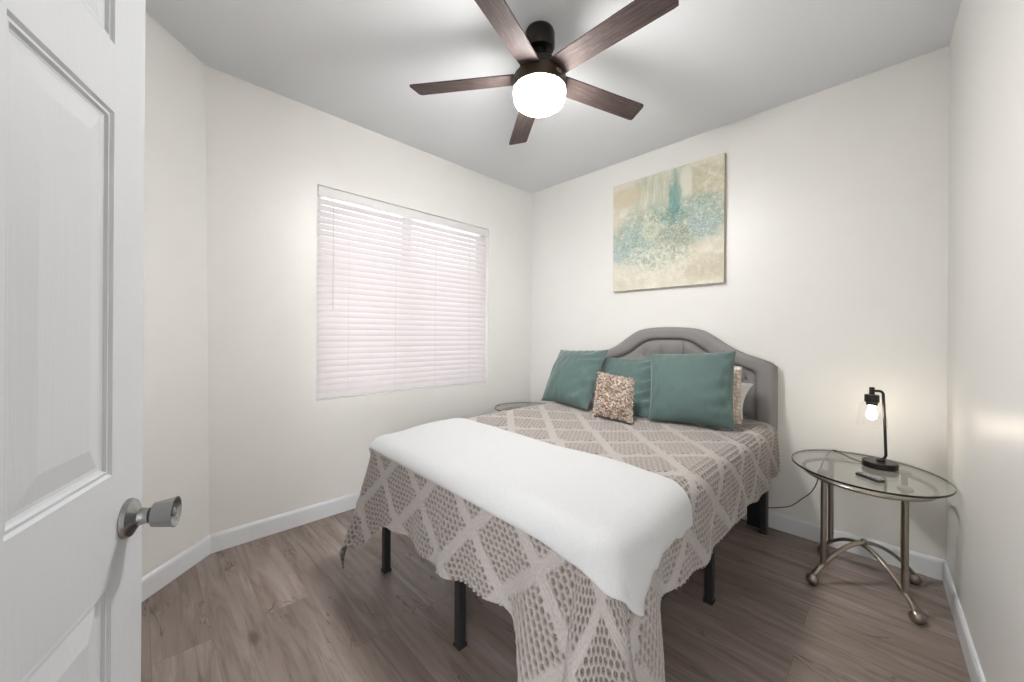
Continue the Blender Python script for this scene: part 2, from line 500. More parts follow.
def fast_grid(name, P, mat, parent=None, uv=None, attr=None, smooth=True):
    """P: numpy (n,k,3); uv (n,k,2); attr: (name, (n,k,3)) colours"""
    n, k = P.shape[:2]
    idx = np.arange(n * k).reshape(n, k)
    quads = np.stack([idx[:-1, :-1], idx[:-1, 1:], idx[1:, 1:], idx[1:, :-1]], -1).reshape(-1, 4)
    me = bpy.data.meshes.new(name)
    me.vertices.add(n * k); me.vertices.foreach_set('co', P.reshape(-1).astype(np.float32))
    me.loops.add(quads.size); me.loops.foreach_set('vertex_index', quads.reshape(-1).astype(np.int32))
    me.polygons.add(len(quads))
    me.polygons.foreach_set('loop_start', np.arange(0, quads.size, 4, dtype=np.int32))
    me.polygons.foreach_set('loop_total', np.full(len(quads), 4, dtype=np.int32))
    me.update(calc_edges=True); me.validate()
    if smooth: me.polygons.foreach_set('use_smooth', np.ones(len(quads), dtype=bool))
    if uv is not None:
        l = me.uv_layers.new(name='UVMap')
        l.data.foreach_set('uv', uv.reshape(-1, 2)[quads.reshape(-1)].reshape(-1).astype(np.float32))
    if attr is not None:
        a = me.color_attributes.new(attr[0], 'FLOAT_COLOR', 'POINT')
        c = np.ones((n * k, 4), np.float32); c[:, :3] = attr[1].reshape(-1, 3)
        a.data.foreach_set('color', c.reshape(-1))
    me.materials.append(mat)
    o = bpy.data.objects.new(name, me); COL.objects.link(o)
    if parent: o.parent = parent
    return o

def tag(o, label=None, cat=None, group=None, kind=None):
    if label: o['label'] = label
    if cat: o['category'] = cat
    if group: o['group'] = group
    if kind: o['kind'] = kind
    return o

def thing(name, label, cat, loc=(0, 0, 0), rot=0.0, group=None):
    o = bpy.data.objects.new(name, None)
    COL.objects.link(o)
    o.location = loc; o.rotation_euler = (0, 0, rot)
    o.empty_display_size = 0.05
    return tag(o, label, cat, group)

def struct(o, label, cat):
    return tag(o, label, cat, None, 'structure')

# ------------------------------------------------------------------ room shell
TR = -0.0316                       # the right wall leans a little out of square
XR = lambda y: W + TR * y
YB = -3.20                         # wall with the doorway
KT, KB = -2.695, -2.664            # where window wall meets the angled wall (top, bottom)
ANG_END = (0.52, YB)
floor_poly = [(-0.15, 0.15), (3.2, 0.15), (3.2, -1.9), (5.9, -1.9), (5.9, -6.0), (-0.15, -6.0)]
struct(MB().prism(floor_poly, -0.08, 0.0).build('floor', FLOOR), 'grey-brown wood-look plank floor of the bedroom', 'floor')
struct(MB().prism(floor_poly, H, H + 0.08).build('ceiling', CEIL), 'flat pale grey ceiling above the bed', 'ceiling')

WY1, WY2, WZ1, WZ2 = -2.108, -0.596, 0.795, 2.243
wl = MB()
t_ = 0.14
wl.box((-t_, WY2, 0), (0, 0.15, H))
wl.box((-t_, WY1, 0), (0, WY2, WZ1)); wl.box((-t_, WY1, WZ2), (0, WY2, H))
yk = [KB, KT]
wl.add([(0, WY1, 0), (0, KB, 0), (0, KT, H), (0, WY1, H), (-t_, WY1, 0), (-t_, KB - 0.06, 0), (-t_, KT - 0.06, H), (-t_, WY1, H)],
       [(0, 1, 2, 3), (4, 7, 6, 5), (0, 4, 5, 1), (3, 2, 6, 7), (1, 5, 6, 2), (0, 3, 7, 4)])
struct(wl.build('wall_left', WALL), 'cream wall with the blind-covered window', 'wall')
struct(MB().box((-t_, 0, 0), (3.2, t_, H)).build('wall_back', WALL), 'cream wall behind the headboard and painting', 'wall')
YJ = -2.05                         # behind this the room widens to the doorway the camera stands in
struct(MB().prism([(XR(0.0), 0.0), (3.2, 0.0), (3.2, YJ), (XR(YJ), YJ)], 0, H).build('wall_right', WALL), 'cream wall close to the glass side table on the right', 'wall')
ax, ay = ANG_END
dxn, dyn = -0.7071 * t_, -0.7071 * t_
wa = MB()
wa.add([(0, KB, 0), (ax, ay, 0), (ax, ay, H), (0, KT, H), (dxn, KB + dyn, 0), (ax + dxn, ay + dyn, 0), (ax + dxn, ay + dyn, H), (dxn, KT + dyn, H)],
       [(0, 1, 2, 3), (4, 7, 6, 5), (0, 4, 5, 1), (3, 2, 6, 7), (1, 5, 6, 2), (0, 3, 7, 4)])
struct(wa.build('wall_angled', WALL), 'short angled cream wall beside the open door', 'wall')
# wall with the doorway (behind the camera) and a bit of hall beyond it
DX0, DX1 = 2.415, 3.19
wf = MB()
wf.box((ax - 0.1, YB - t_, 0), (DX0, YB, H)); wf.box((DX1, YB - t_, 0), (3.34, YB, H)); wf.box((DX0, YB - t_, 2.05), (DX1, YB, H))
wf.box((3.2, YB, 0), (3.34, YJ + 0.0, H))
struct(wf.build('wall_front', WALL), 'cream wall with the doorway', 'wall')
hw = MB()
hw.box((0.3, -6.0, 0), (5.9, -5.9, H)); hw.box((0.2, -6.0, 0), (0.3, YB - t_, H)); hw.box((5.8, -5.9, 0), (5.9, -1.9, H)); hw.box((3.34, -2.0, 0), (5.8, -1.9, H))
struct(hw.build('wall_hall', WALL), 'cream walls of the next room beyond the doorway', 'wall')
tr = MB()
tr.box((DX0 - 0.06, YB, 0), (DX0, YB + 0.015, 2.05)); tr.box((DX0 - 0.06, YB, 2.05), (DX1, YB + 0.015, 2.11))
struct(tr.build('trim_1', TRIM), 'white casing around the doorway', 'trim')

def baseboard(name, p0, p1, nrm, label, lean=None):
    """profile extruded from p0 to p1, standing off the wall along nrm"""
    prof = [(0, 0), (0.013, 0), (0.013, 0.088), (0.011, 0.096), (0.006, 0.103), (0.0, 0.106)]
    p0, p1, nn = Vector(p0), Vector(p1), Vector(nrm)
    mb = MB()
    vs = [(p.x + nn.x * a, p.y + nn.y * a, h) for p in (p0, p1) for a, h in prof]
    k = len(prof)
    fs = [(i, (i + 1) % k, k + (i + 1) % k, k + i) for i in range(k)] + [tuple(range(k)), tuple(range(2 * k - 1, k - 1, -1))]
    mb.add(vs, fs)
    return struct(mb.build(name, TRIM), label, 'baseboard')
baseboard('baseboard_left', (0.0, 0.0), (0.0, KB - 0.005), (1, 0), 'white baseboard under the window')
baseboard('baseboard_back', (0.0, 0.0), (W, 0.0), (0, -1), 'white baseboard behind the bed and side table')
baseboard('baseboard_right', (XR(0), 0.0), (XR(YJ), YJ), (-1, 0), 'white baseboard along the right wall')
baseboard('baseboard_angled', (0.0, KB), (ax, ay), (0.7071, 0.7071), 'white baseboard along the angled wall')

# ------------------------------------------------------------------ window and blind
win = thing('window_1', 'white vinyl sliding window behind the closed blind', 'window', (-0.1, (WY1 + WY2) / 2, WZ1))
win['kind'] = 'structure'
hy, hz = (WY2 - WY1) / 2, WZ2 - WZ1
fr = MB()
for y0, y1, z0, z1 in ((-hy, -hy + 0.045, 0, hz), (hy - 0.045, hy, 0, hz), (-hy + 0.045, hy - 0.045, 0, 0.045), (-hy + 0.045, hy - 0.045, hz - 0.045, hz)):
    fr.box((-0.035, y0, z0), (0.02, y1, z1))
for yy in (-0.04, ):
    fr.box((-0.03, yy - 0.03, 0.045), (0.018, yy + 0.03, hz - 0.045))
fr.build('window_frame', VINYL, win, bevel=0.003)
MB().box((-0.012, -hy + 0.04, 0.04), (-0.008, hy - 0.04, hz - 0.04)).build('pane', GLASS_PANE, win)

bl = thing('window_blind', 'closed white two-inch slat blind filling the window', 'blind', (-0.032, (WY1 + WY2) / 2, WZ1))
by = hy - 0.006
NS = 32
top = hz - 0.088
mb = MB()
for i in range(NS):
    z = 0.035 + (top - 0.035 - 0.01) * i / (NS - 1)
    tilt = math.radians(65)
    sec = []
    for q in np.linspace(-1, 1, 7):
        u, cr = 0.025 * q, 0.0050 * (1 - q * q)
        sec.append((u * math.cos(tilt) + cr * math.sin(tilt), z - u * math.sin(tilt) + cr * math.cos(tilt)))
    th = 0.0013
    pts = [(x, zz) for x, zz in sec] + [(x - th, zz - th * 0.5) for x, zz in reversed(sec)]
    n = len(pts)
    vs = [(x, y, zz) for y in (-by, by) for x, zz in pts]
    fs = [(a, (a + 1) % n, n + (a + 1) % n, n + a) for a in range(n)] + [tuple(range(n)), tuple(range(2 * n - 1, n - 1, -1))]
    mb.add(vs, fs)
mb.build('slats', SLAT, bl)
MB().box((-0.028, -by, hz - 0.062), (0.018, by, hz - 0.004)).build('headrail', VINYL, bl, bevel=0.002)
MB().box((0.020, -by, hz - 0.068), (0.029, by, hz - 0.004)).build('valance', VINYL, bl, bevel=0.002)
MB().box((-0.014, -by, 0.004), (0.016, by, 0.022)).build('bottom_rail', VINYL, bl, bevel=0.003)
for yy in (-by * 0.72, -by * 0.24, by * 0.24, by * 0.72):
    lc = MB()
    for dx in (0.0155, -0.018):
        lc.box((dx - 0.0006, yy - 0.0012, 0.02), (dx + 0.0006, yy + 0.0012, hz - 0.06))
    lc.build('ladder_cord', SLAT, bl)
MB().tube([(0.026, -by + 0.10, hz - 0.06), (0.030, -by + 0.10, 0.62)], 0.003, 8).build('tilt_wand', VINYL, bl, smooth=True)

# ------------------------------------------------------------------ door
d0 = 0.64
lat0 = (113 - 512) / F_PX * d0
dirc = ((342 - 512) / F_PX, 1.0)
nd = math.hypot(*dirc)
dw = rgt * (dirc[0] / nd) + fwd * (1 / nd)            # from hinge to free edge
Ppan = CAM + rgt * lat0 + fwd * d0
Pfree = Ppan + dw * 0.107; Pfree.z = 0
dn = Vector((dw.y, -dw.x, 0))
if dn.dot(CAM - Pfree) < 0: dn = -dn
DWID, DTH, DH = 0.765, 0.035, 2.03
hinge = Pfree - dw * DWID
door = thing('door_1', 'white six-panel door standing ajar at the left', 'door', (hinge.x, hinge.y, 0), math.atan2(dw.y, dw.x))
door['kind'] = 'structure'
sgn = 1 if Vector((-dw.y, dw.x, 0)).dot(dn) > 0 else -1    # local +y is dn * sgn
def dl(s, n, z):    # s from the free edge, n outwards
    return (DWID - s, n * sgn, z)
xs = [0, 0.107, 0.3325, 0.4325, 0.658, DWID]
zs = [0.008, 0.24, 0.819, 1.001, 1.6155, 1.73, 1.925, DH]
dm = MB()
rings = [(0, 0), (0.004, -0.0045), (0.009, -0.0035), (0.012, -0.008), (0.016, -0.0095), (0.022, -0.0095), (0.058, -0.0025)]
for side in (0, 1):
    N = (lambda n: n) if side == 0 else (lambda n: -DTH - n)
    for i in range(5):
        for j in range(7):
            a, b, c, e = xs[i], xs[i + 1], zs[j], zs[j + 1]
            if i in (1, 3) and j in (1, 3, 5):
                prev = None
                for ins, dep in rings:
                    cur = [dl(a + ins, N(dep), c + ins), dl(b - ins, N(dep), c + ins), dl(b - ins, N(dep), e - ins), dl(a + ins, N(dep), e - ins)]
                    if prev:
                        for q in range(4):
                            dm.add([prev[q], prev[(q + 1) % 4], cur[(q + 1) % 4], cur[q]], [(0, 1, 2, 3)])
                    prev = cur
                dm.add(prev, [(0, 1, 2, 3)])
            else:
                dm.add([dl(a, N(0), c), dl(b, N(0), c), dl(b, N(0), e), dl(a, N(0), e)], [(0, 1, 2, 3)])
for a, b in ((0, 0), (DWID, DWID)):
    for j in range(7):
        dm.add([dl(a, 0, zs[j]), dl(a, 0, zs[j + 1]), dl(a, -DTH, zs[j + 1]), dl(a, -DTH, zs[j])], [(0, 1, 2, 3)])
for z in (zs[0], DH):
    for i in range(5):
        dm.add([dl(xs[i], 0, z), dl(xs[i + 1], 0, z), dl(xs[i + 1], -DTH, z), dl(xs[i], -DTH, z)], [(0, 1, 2, 3)])
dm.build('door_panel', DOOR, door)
kz = 0.906
ks = 0.057
kaxis = (0, sgn, 0)
def knob(side):
    axv = (0, sgn * side, 0)
    base = dl(ks, 0 if side > 0 else -DTH, kz)
    kb = MB()
    kb.lathe([(0.0345, 0), (0.0345, 0.003), (0.032, 0.008), (0.022, 0.013), (0.0155, 0.018), (0.0135, 0.026), (0.0135, 0.033)], base, 36, axv)
    rose = kb.build('rose', NICKEL, door, smooth=True)
    kk = MB()
    kk.lathe([(0.012, 0.033), (0.0165, 0.0345), (0.0212, 0.038), (0.0236, 0.053), (0.0258, 0.066), (0.0275, 0.070), (0.0255, 0.070), (0.022, 0.0655), (0.012, 0.062), (0.0005, 0.062)], base, 36, axv)
    k = kk.build('door_knob', NICKEL, door, smooth=True)
    ky = MB(); ky.lathe([(0.008, 0.061), (0.008, 0.067), (0.006, 0.068), (0.0004, 0.068)], base, 20, axv)
    ky.build('keyhole', NICKEL, k, smooth=True)
    MB().lathe([(0.0139, 0.0318), (0.0139, 0.0335)], base, 24, axv).build('neck_ring', CHROME_DARK, rose)
knob(1); knob(-1)
for z in (0.25, 1.0, 1.8):
    MB().lathe([(0.007, -0.045), (0.007, 0.045)], (-0.004, -sgn * DTH - sgn * 0.004, z), 12).build('hinge', HINGE, door, smooth=True)

# ------------------------------------------------------------------ bed
BX, HWID = 1.495, 0.70            # centre line, half width of the made bed
TOPZ, FOOT = 0.70, -2.105         # top of the coverlet, foot end
bed = thing('bed', 'full-size bed with grey tufted arched headboard and black steel legs', 'bed', (BX, -1.05, 0))
B = lambda x, y, z: (x - BX, y + 1.05, z)
def bb(mb, x0, y0, z0, x1, y1, z1): return mb.box(B(x0, y0, z0), B(x1, y1, z1))
fm = MB()
for y0, y1 in ((-2.05, -2.01), (-0.15, -0.11)): bb(fm, 0.84, y0, 0.325, 2.15, y1, 0.36)
for x0, x1 in ((0.84, 0.88), (2.11, 2.15), (1.478, 1.518)): bb(fm, x0, -2.01, 0.325, x1, -0.15, 0.36)
for k in range(9): bb(fm, 0.88, -1.9 + k * 0.21, 0.338, 2.11, -1.875 + k * 0.21, 0.356)
fm.build('bed_frame', BLACK_METAL, bed)
for lx, ly in ((0.842, -2.02), (1.498, -2.03), (2.13, -2.02), (0.862, -1.04), (2.106, -1.04), (0.862, -0.13), (2.13, -0.13)):
    lg = MB(); bb(lg, lx - 0.017, ly - 0.017, 0.012, lx + 0.017, ly + 0.017, 0.326)
    l_ = lg.build('leg', BLACK_METAL, bed, bevel=0.003)
    lf = MB(); bb(lf, lx - 0.021, ly - 0.021, 0.0, lx + 0.021, ly + 0.021, 0.014)
    lf.build('foot_cap', CORD_BLACK, l_, bevel=0.003)
mt = MB(); bb(mt, BX - 0.675, -2.075, 0.362, BX + 0.675, -0.135, 0.682)
mt.build('mattress', MATTRESS, bed, bevel=0.05, bevseg=4)

# headboard
prof = [(0.0, 1.3115), (0.10, 1.309), (0.18, 1.300), (0.245, 1.282), (0.31, 1.245), (0.38, 1.195), (0.44, 1.158), (0.52, 1.122), (0.60, 1.095), (0.648, 1.078), (0.672, 1.062), (0.682, 1.040), (0.684, 1.0), (0.684, 0.42)]
inn = [(0.0, 1.219), (0.09, 1.218), (0.15, 1.207), (0.20, 1.185), (0.25, 1.150), (0.30, 1.112), (0.37, 1.077), (0.44, 1.053), (0.51, 1.035), (0.548, 1.022), (0.562, 1.012), (0.572, 0.998), (0.575, 0.97), (0.575, 0.42)]
def dens(pr, n=7):
    """smooth resample with the same count for both outlines"""
    out = []
    for i in range(len(pr) - 1):
        p0 = np.array(pr[max(i - 1, 0)]) if i > 0 else np.array((-pr[1][0], pr[1][1])); p1 = np.array(pr[i]); p2 = np.array(pr[i + 1]); p3 = np.array(pr[min(i + 2, len(pr) - 1)])
        for q in np.linspace(0, 1, n, endpoint=False):
            out.append(0.5 * ((2 * p1) + (-p0 + p2) * q + (2 * p0 - 5 * p1 + 4 * p2 - p3) * q * q + (-p0 + 3 * p1 - 3 * p2 + p3) * q ** 3))
    out.append(np.array(pr[-1]))
    return np.array(out)
po, pi_ = dens(prof), dens(inn)
po = np.vstack([po[::-1] * (-1, 1), po[1:]]); pi_ = np.vstack([pi_[::-1] * (-1, 1), pi_[1:]])
YF, YK = -0.095, -0.018
rows = []
for a, b in zip(po, pi_):
    row = [(a[0], YK + 1.05, a[1])]
    for q in np.linspace(0, 1, 13):
        x, z = a * (1 - q) + b * q
        bul = (1 - abs(2 * q - 1) ** 4) * 0.030
        row.append((x, YF + 0.012 - bul + 1.05 + (0.012 if q == 1 else 0), z))
    row.append((b[0], YK + 1.05, b[1]))
    rows.append(row)
MB().grid(rows).build('headboard_border', GREY_LINEN, bed, smooth=True, angle=60)
# tufted field
buttons = []
for r in range(5):
    z = 1.095 - r * 0.13
    for c in range(-4, 5):
        x = -0.036 + c * 0.158 + (0.079 if r % 2 else 0.0)
        zi = np.interp(abs(x), [p[0] for p in inn[:-1]], [p[1] for p in inn[:-1]]) if abs(x) < 0.575 else 0
        if abs(x) < 0.53 and z < zi - 0.035: buttons.append((x, z))
bts = np.array(buttons)
NX, NZ = 150, 110
xs_ = np.linspace(-0.578, 0.578, NX)
P = np.zeros((NX, NZ, 3))
zi_all = np.interp(np.abs(xs_), [p[0] for p in inn[:-2]] + [0.6], [p[1] for p in inn[:-2]] + [0.985])
for i, x in enumerate(xs_):
    zz = np.linspace(0.45, zi_all[i] + 0.002, NZ)
    d = np.sqrt((bts[:, 0][None] - x) ** 2 + (bts[:, 1][None] - zz[:, None]) ** 2)
    dm_ = d.min(1)
    puff = 0.030 * (1 - np.exp(-(dm_ / 0.045) ** 1.3))
    # creases: diagonals between buttons, and straight up from the top row to the border
    for (bx, bz) in buttons:
        for sx in (-1, 1):
            tx, tz = bx + sx * 0.079, bz + 0.13
            s = np.clip(((x - bx) * (tx - bx) + (zz - bz) * (tz - bz)) / ((tx - bx) ** 2 + (tz - bz) ** 2), 0, 1)
            if any(abs(tx - q[0]) < 0.02 and abs(tz - q[1]) < 0.02 for q in buttons):
                dd = np.hypot(x - (bx + s * (tx - bx)), zz - (bz + s * (tz - bz)))
                puff -= 0.010 * np.exp(-(dd / 0.010) ** 2) * (puff / 0.03)
        if not any(abs(abs(q[0] - bx) - 0.079) < 0.02 and abs(q[1] - bz - 0.13) < 0.02 for q in buttons):
            dd = np.where(zz > bz, abs(x - bx), 9)
            puff -= 0.012 * np.exp(-(dd / 0.008) ** 2) * (puff / 0.03)
    edge = np.minimum(zi_all[i] + 0.002 - zz, 0.578 - abs(x))
    puff *= 1 - np.exp(-(edge / 0.02) ** 1.0)
    P[i, :, 0] = x; P[i, :, 1] = YF + 0.022 - puff + 1.05; P[i, :, 2] = zz
fast_grid('tufted_panel', P, GREY_LINEN, bed)
for bx, bz in buttons:
    MB().ball((bx, YF + 0.016 + 1.05, bz), 0.010, 12, 8).build('button', BUTTON, bed, smooth=True, angle=180)
hb = MB(); hb.box((-0.684, YK + 1.05 - 0.002, 0.42), (0.684, YK + 1.05 + 0.012, 1.0))
hb.build('headboard_back', GREY_LINEN, bed)
for s in (-1, 1):
    hp = MB(); hp.box((s * 0.585 - 0.055, -0.075 + 1.05, 0.0), (s * 0.585 + 0.055, -0.02 + 1.05, 0.5))
    hp.build('headboard_leg', BLACK_METAL, bed, bevel=0.002)

# ------------------------------------------------------------------ coverlet and blanket: draped over the rounded mattress box
RR = 0.075
AX, BY = HWID - RR, -FOOT - RR     # flat half width; flat length (from y = 0)
PER = 0.225                        # spacing of the diamond bands
S_ = PER * math.sqrt(2)
C_TURN = (math.ceil((AX + BY + 0.22) / (S_ / 2))) * (S_ / 2) - AX - BY     # lets the bands run on unbroken round the corner
PHI = (2 * BY + C_TURN) / S_
def sstep(x, a, b):
    t = np.clip((x - a) / (b - a), 0, 1)
    return t * t * (3 - 2 * t)
def drape(a, b, off=0.0):
    """cloth coordinates: a across from the centre line, b from the wall towards the foot -> world points"""
    dx = np.maximum(np.abs(a) - AX, 0); dy = np.maximum(b - BY, 0)
    sg = np.sign(a)
    r = np.hypot(dx, dy)
    th = np.arctan2(dy, np.maximum(dx, 1e-9))
    R = RR
    arc = R * PI / 2
    ang = np.minimum(r, arc) / R
    out = (R + off) * np.sin(ang)
    hang = np.maximum(r - arc, 0)
    down = R - (R + off) * np.cos(ang) + 0
    # distance along the edge from the foot corner
    dist = np.where(dx > 0, np.where(dy > 0, 0.0, BY - b), np.where(dy > 0, AX - np.abs(a), 9.0))
    dist = np.maximum(dist, 0)
    right = sg > 0
    g = np.where(right, 1 - sstep(dist, 0.03, 0.235), 1 - sstep(dist, 0.0, 0.25))
    E = np.where(right, 1.05, 0.52)
    hang2 = hang * (1 + E * g)
    t = np.clip(hang / 0.27, 0, 1.3)
    fl = np.where(right, 0.10, 0.075) * g * t ** 1.2 * np.where(dist > 0, 1, 1 + 0.5 * np.sin(2 * th))
    s_side = np.where(dx > dy, b, a)
    wav = t * (0.012 * np.sin(s_side * 13.0 + 1.0) + 0.008 * np.sin(s_side * 27.0 + sg)) * (1 - 0.6 * g)
    fold = np.where(dist == 0, 0.030 * np.sin(th * 6.0 - 0.6) * t, 0)
    out2 = out + fl + wav + fold + 0.02 * t
    hem = 0.012 * np.sin(s_side * 9 + 2.0) + 0.006 * np.sin(s_side * 31)
    down2 = down + hang2 + hem * t
    ux, uy = np.cos(th), np.sin(th)
    X = BX + sg * (np.minimum(np.abs(a), AX) + out2 * ux)
    Y = -(np.minimum(b, BY) + out2 * uy)
    Z = TOPZ - down2
    # soft sag and bumps of the made bed
    flat = 1 - np.clip(r / 0.1, 0, 1)
    Z = Z + flat * (0.006 * np.sin(a * 5 + 1) * np.sin(b * 4)) 
    left = sstep(-a, 0.25, 0.62) * (1 - sstep(b, 1.75, 2.02))
    Z = Z + 0.016 * left * flat
    X = X - 0.022 * left
    Zlift = np.maximum(Z, 0.012)
    spread = Zlift - Z
    X = X + sg * ux * spread * 0.3; Y = Y - uy * spread * 0.3
    L = np.minimum(r, arc) + hang2
    cu = np.abs(a); cv = np.where(dy > 0, BY + L, b)
    corner = (dx > 0) & (dy > 0); side = (dx > 0) & (dy <= 0)
    cu = np.where(corner, AX + C_TURN * (1 - th / (PI / 2)), np.where(side, AX + C_TURN + BY - b, cu))
    cv = np.where(side, BY + L, cv)
    return np.stack([X, Y, Zlift], -1), np.stack([cu, cv], -1)

def normals(P):
    du = np.gradient(P, axis=0); dv = np.gradient(P, axis=1)
    n = np.cross(du, dv)
    return n / np.maximum(np.linalg.norm(n, axis=-1, keepdims=True), 1e-9)

# denser where the cloth hangs
A = np.concatenate([np.linspace(-(AX + 0.335), -AX, 110)[:-1], np.linspace(-AX, AX, 240), np.linspace(AX, AX + 0.335, 110)[1:]])
Bc = np.concatenate([np.linspace(0.125, BY, 340), np.linspace(BY, BY + 0.385, 150)[1:]])
na, nb = len(A), len(Bc)
Ag, Bg = np.meshgrid(A, Bc, indexing='ij')
Pc, UVc = drape(Ag, Bg)
Nn = normals(Pc)
if Nn[na // 2, nb // 3, 2] < 0: Nn = -Nn
u, v = UVc[..., 0], UVc[..., 1]
d1 = np.abs(((u + v) / math.sqrt(2) / PER) % 1 - 0.5) * 2      # 0 at the band centre
d2 = np.abs(((u - v) / math.sqrt(2) / PER + PHI) % 1 - 0.5) * 2
band = np.maximum(1 - sstep(d1, 0.17, 0.23), 1 - sstep(d2, 0.17, 0.23))
pit = 0.0245
row_ = np.floor(v / (pit * 0.866))
cu_ = (u / pit + 0.5 * (row_ % 2)) % 1 - 0.5
cv_ = (v / (pit * 0.866)) % 1 - 0.5
rad = np.hypot(cu_, cv_ * 0.866)
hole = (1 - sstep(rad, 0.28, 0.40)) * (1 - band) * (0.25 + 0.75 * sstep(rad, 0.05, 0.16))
ridge = (sstep(rad, 0.26, 0.42)) * (1 - band)
dmin = np.minimum(d1, d2)
hgt = 0.006 * band * (0.7 + 0.3 * np.cos(2 * PI * dmin / 0.11)) + 0.009 * ridge - 0.002 * hole + 0.004 * (1 - sstep(rad, 0.06, 0.16)) * (1 - band)
Pc = Pc + Nn * hgt[..., None]
Pc[..., 2] = np.maximum(Pc[..., 2], 0.006)
cov = fast_grid('coverlet', Pc, COVERLET, None, UVc, ('weave', np.stack([band, hole, 0 * band], -1)))
tag(cov, 'taupe waffle-weave coverlet with diamond bands draped over the bed', 'bedspread')

# white blanket
na, nb = 150, 70
S, T = np.meshgrid(np.linspace(0, 1, na), np.linspace(0, 1, nb), indexing='ij')
aL, aR = -(AX + 0.22), None
# right hem runs from cloth a=.79 at the back to .90 at the front
sv = S[:, 0]
kS = [0.0, 0.08, 0.17, 0.5, 0.78, 0.85, 0.895, 0.935, 0.967, 1.0]
kA = [-(AX + 0.25), -(AX + 0.11), -(AX - 0.02), 0.0, AX - 0.12, AX - 0.01, AX + 0.050, AX + 0.108, AX + 0.150, AX + 0.188]
kB = [BY + 0.03, BY + 0.075, BY + 0.088, BY + 0.092, BY + 0.100, BY + 0.112, BY + 0.115, BY + 0.095, BY + 0.035, BY - 0.06]
fa, fb = np.interp(sv, kS, kA), np.interp(sv, kS, kB)
for _ in range(6):
    fa[1:-1] = (fa[:-2] + 2 * fa[1:-1] + fa[2:]) / 4; fb[1:-1] = (fb[:-2] + 2 * fb[1:-1] + fb[2:]) / 4
ba = -(AX + 0.18) + (2 * AX + 0.345) * sv
bb_ = 1.545 - 0.04 * np.sin(sv * PI) + 0.01 * np.sin(sv * 15)
Aq = ba[:, None] * (1 - T) + fa[:, None] * T
Bq = bb_[:, None] * (1 - T) + fb[:, None] * T
Aq = Aq + S ** 8 * (0.014 * np.sin(T * 13) * T + 0.005 * np.sin(T * 31))
Pb, UVb = drape(Aq, Bq, 0.0)
Nb = normals(Pb)
if Nb[na // 2, nb // 2, 2] < 0: Nb = -Nb
wr = np.array([[mnoise.noise(Vector((Aq[i, j] * 6, Bq[i, j] * 6, 0.3))) for j in range(nb)] for i in range(na)])
edge = np.minimum.reduce([S * 1.6, (1 - S) * 1.6, T * 0.6, (1 - T) * 0.6])
thick = 0.016 + 0.010 * (1 - np.exp(-edge / 0.03)) + 0.004 * wr + 0.006 * np.exp(-((1 - T) * 0.6 / 0.02) ** 2)
top_ = Pb + Nb * thick[..., None]
bot_ = Pb + Nb * 0.0095
mbk = MB()
# closed shell: rim rows fold over from top to underside
def shell(topg, botg, name, mat, lab, cat):
    n, k = topg.shape[:2]
    # extend the grid with a rounded rim joining top to bottom
    mid = (topg + botg) / 2
    verts = np.concatenate([topg.reshape(-1, 3), botg.reshape(-1, 3)])
    I = np.arange(n * k).reshape(n, k); J = I + n * k
    fs = []
    for i in range(n - 1):
        for j in range(k - 1):
            fs.append((I[i, j], I[i, j + 1], I[i + 1, j + 1], I[i + 1, j])); fs.append((J[i, j], J[i + 1, j], J[i + 1, j + 1], J[i, j + 1]))
    for i in range(n - 1):
        fs.append((I[i, 0], I[i + 1, 0], J[i + 1, 0], J[i, 0])); fs.append((I[i, k - 1], J[i, k - 1], J[i + 1, k - 1], I[i + 1, k - 1]))
    for j in range(k - 1):
        fs.append((I[0, j], J[0, j], J[0, j + 1], I[0, j + 1])); fs.append((I[n - 1, j], I[n - 1, j + 1], J[n - 1, j + 1], J[n - 1, j]))
    mb = MB(); mb.add(verts.tolist(), [tuple(int(q) for q in f) for f in fs])
    o = mb.build(name, mat, None, smooth=True, angle=180)
    o.modifiers.new('soften', 'SUBSURF').levels = 1
    o.modifiers['soften'].render_levels = 1
    return tag(o, lab, cat)
shell(top_, bot_, 'throw_blanket', FLEECE, 'white fleece blanket laid across the foot of the bed', 'blanket')

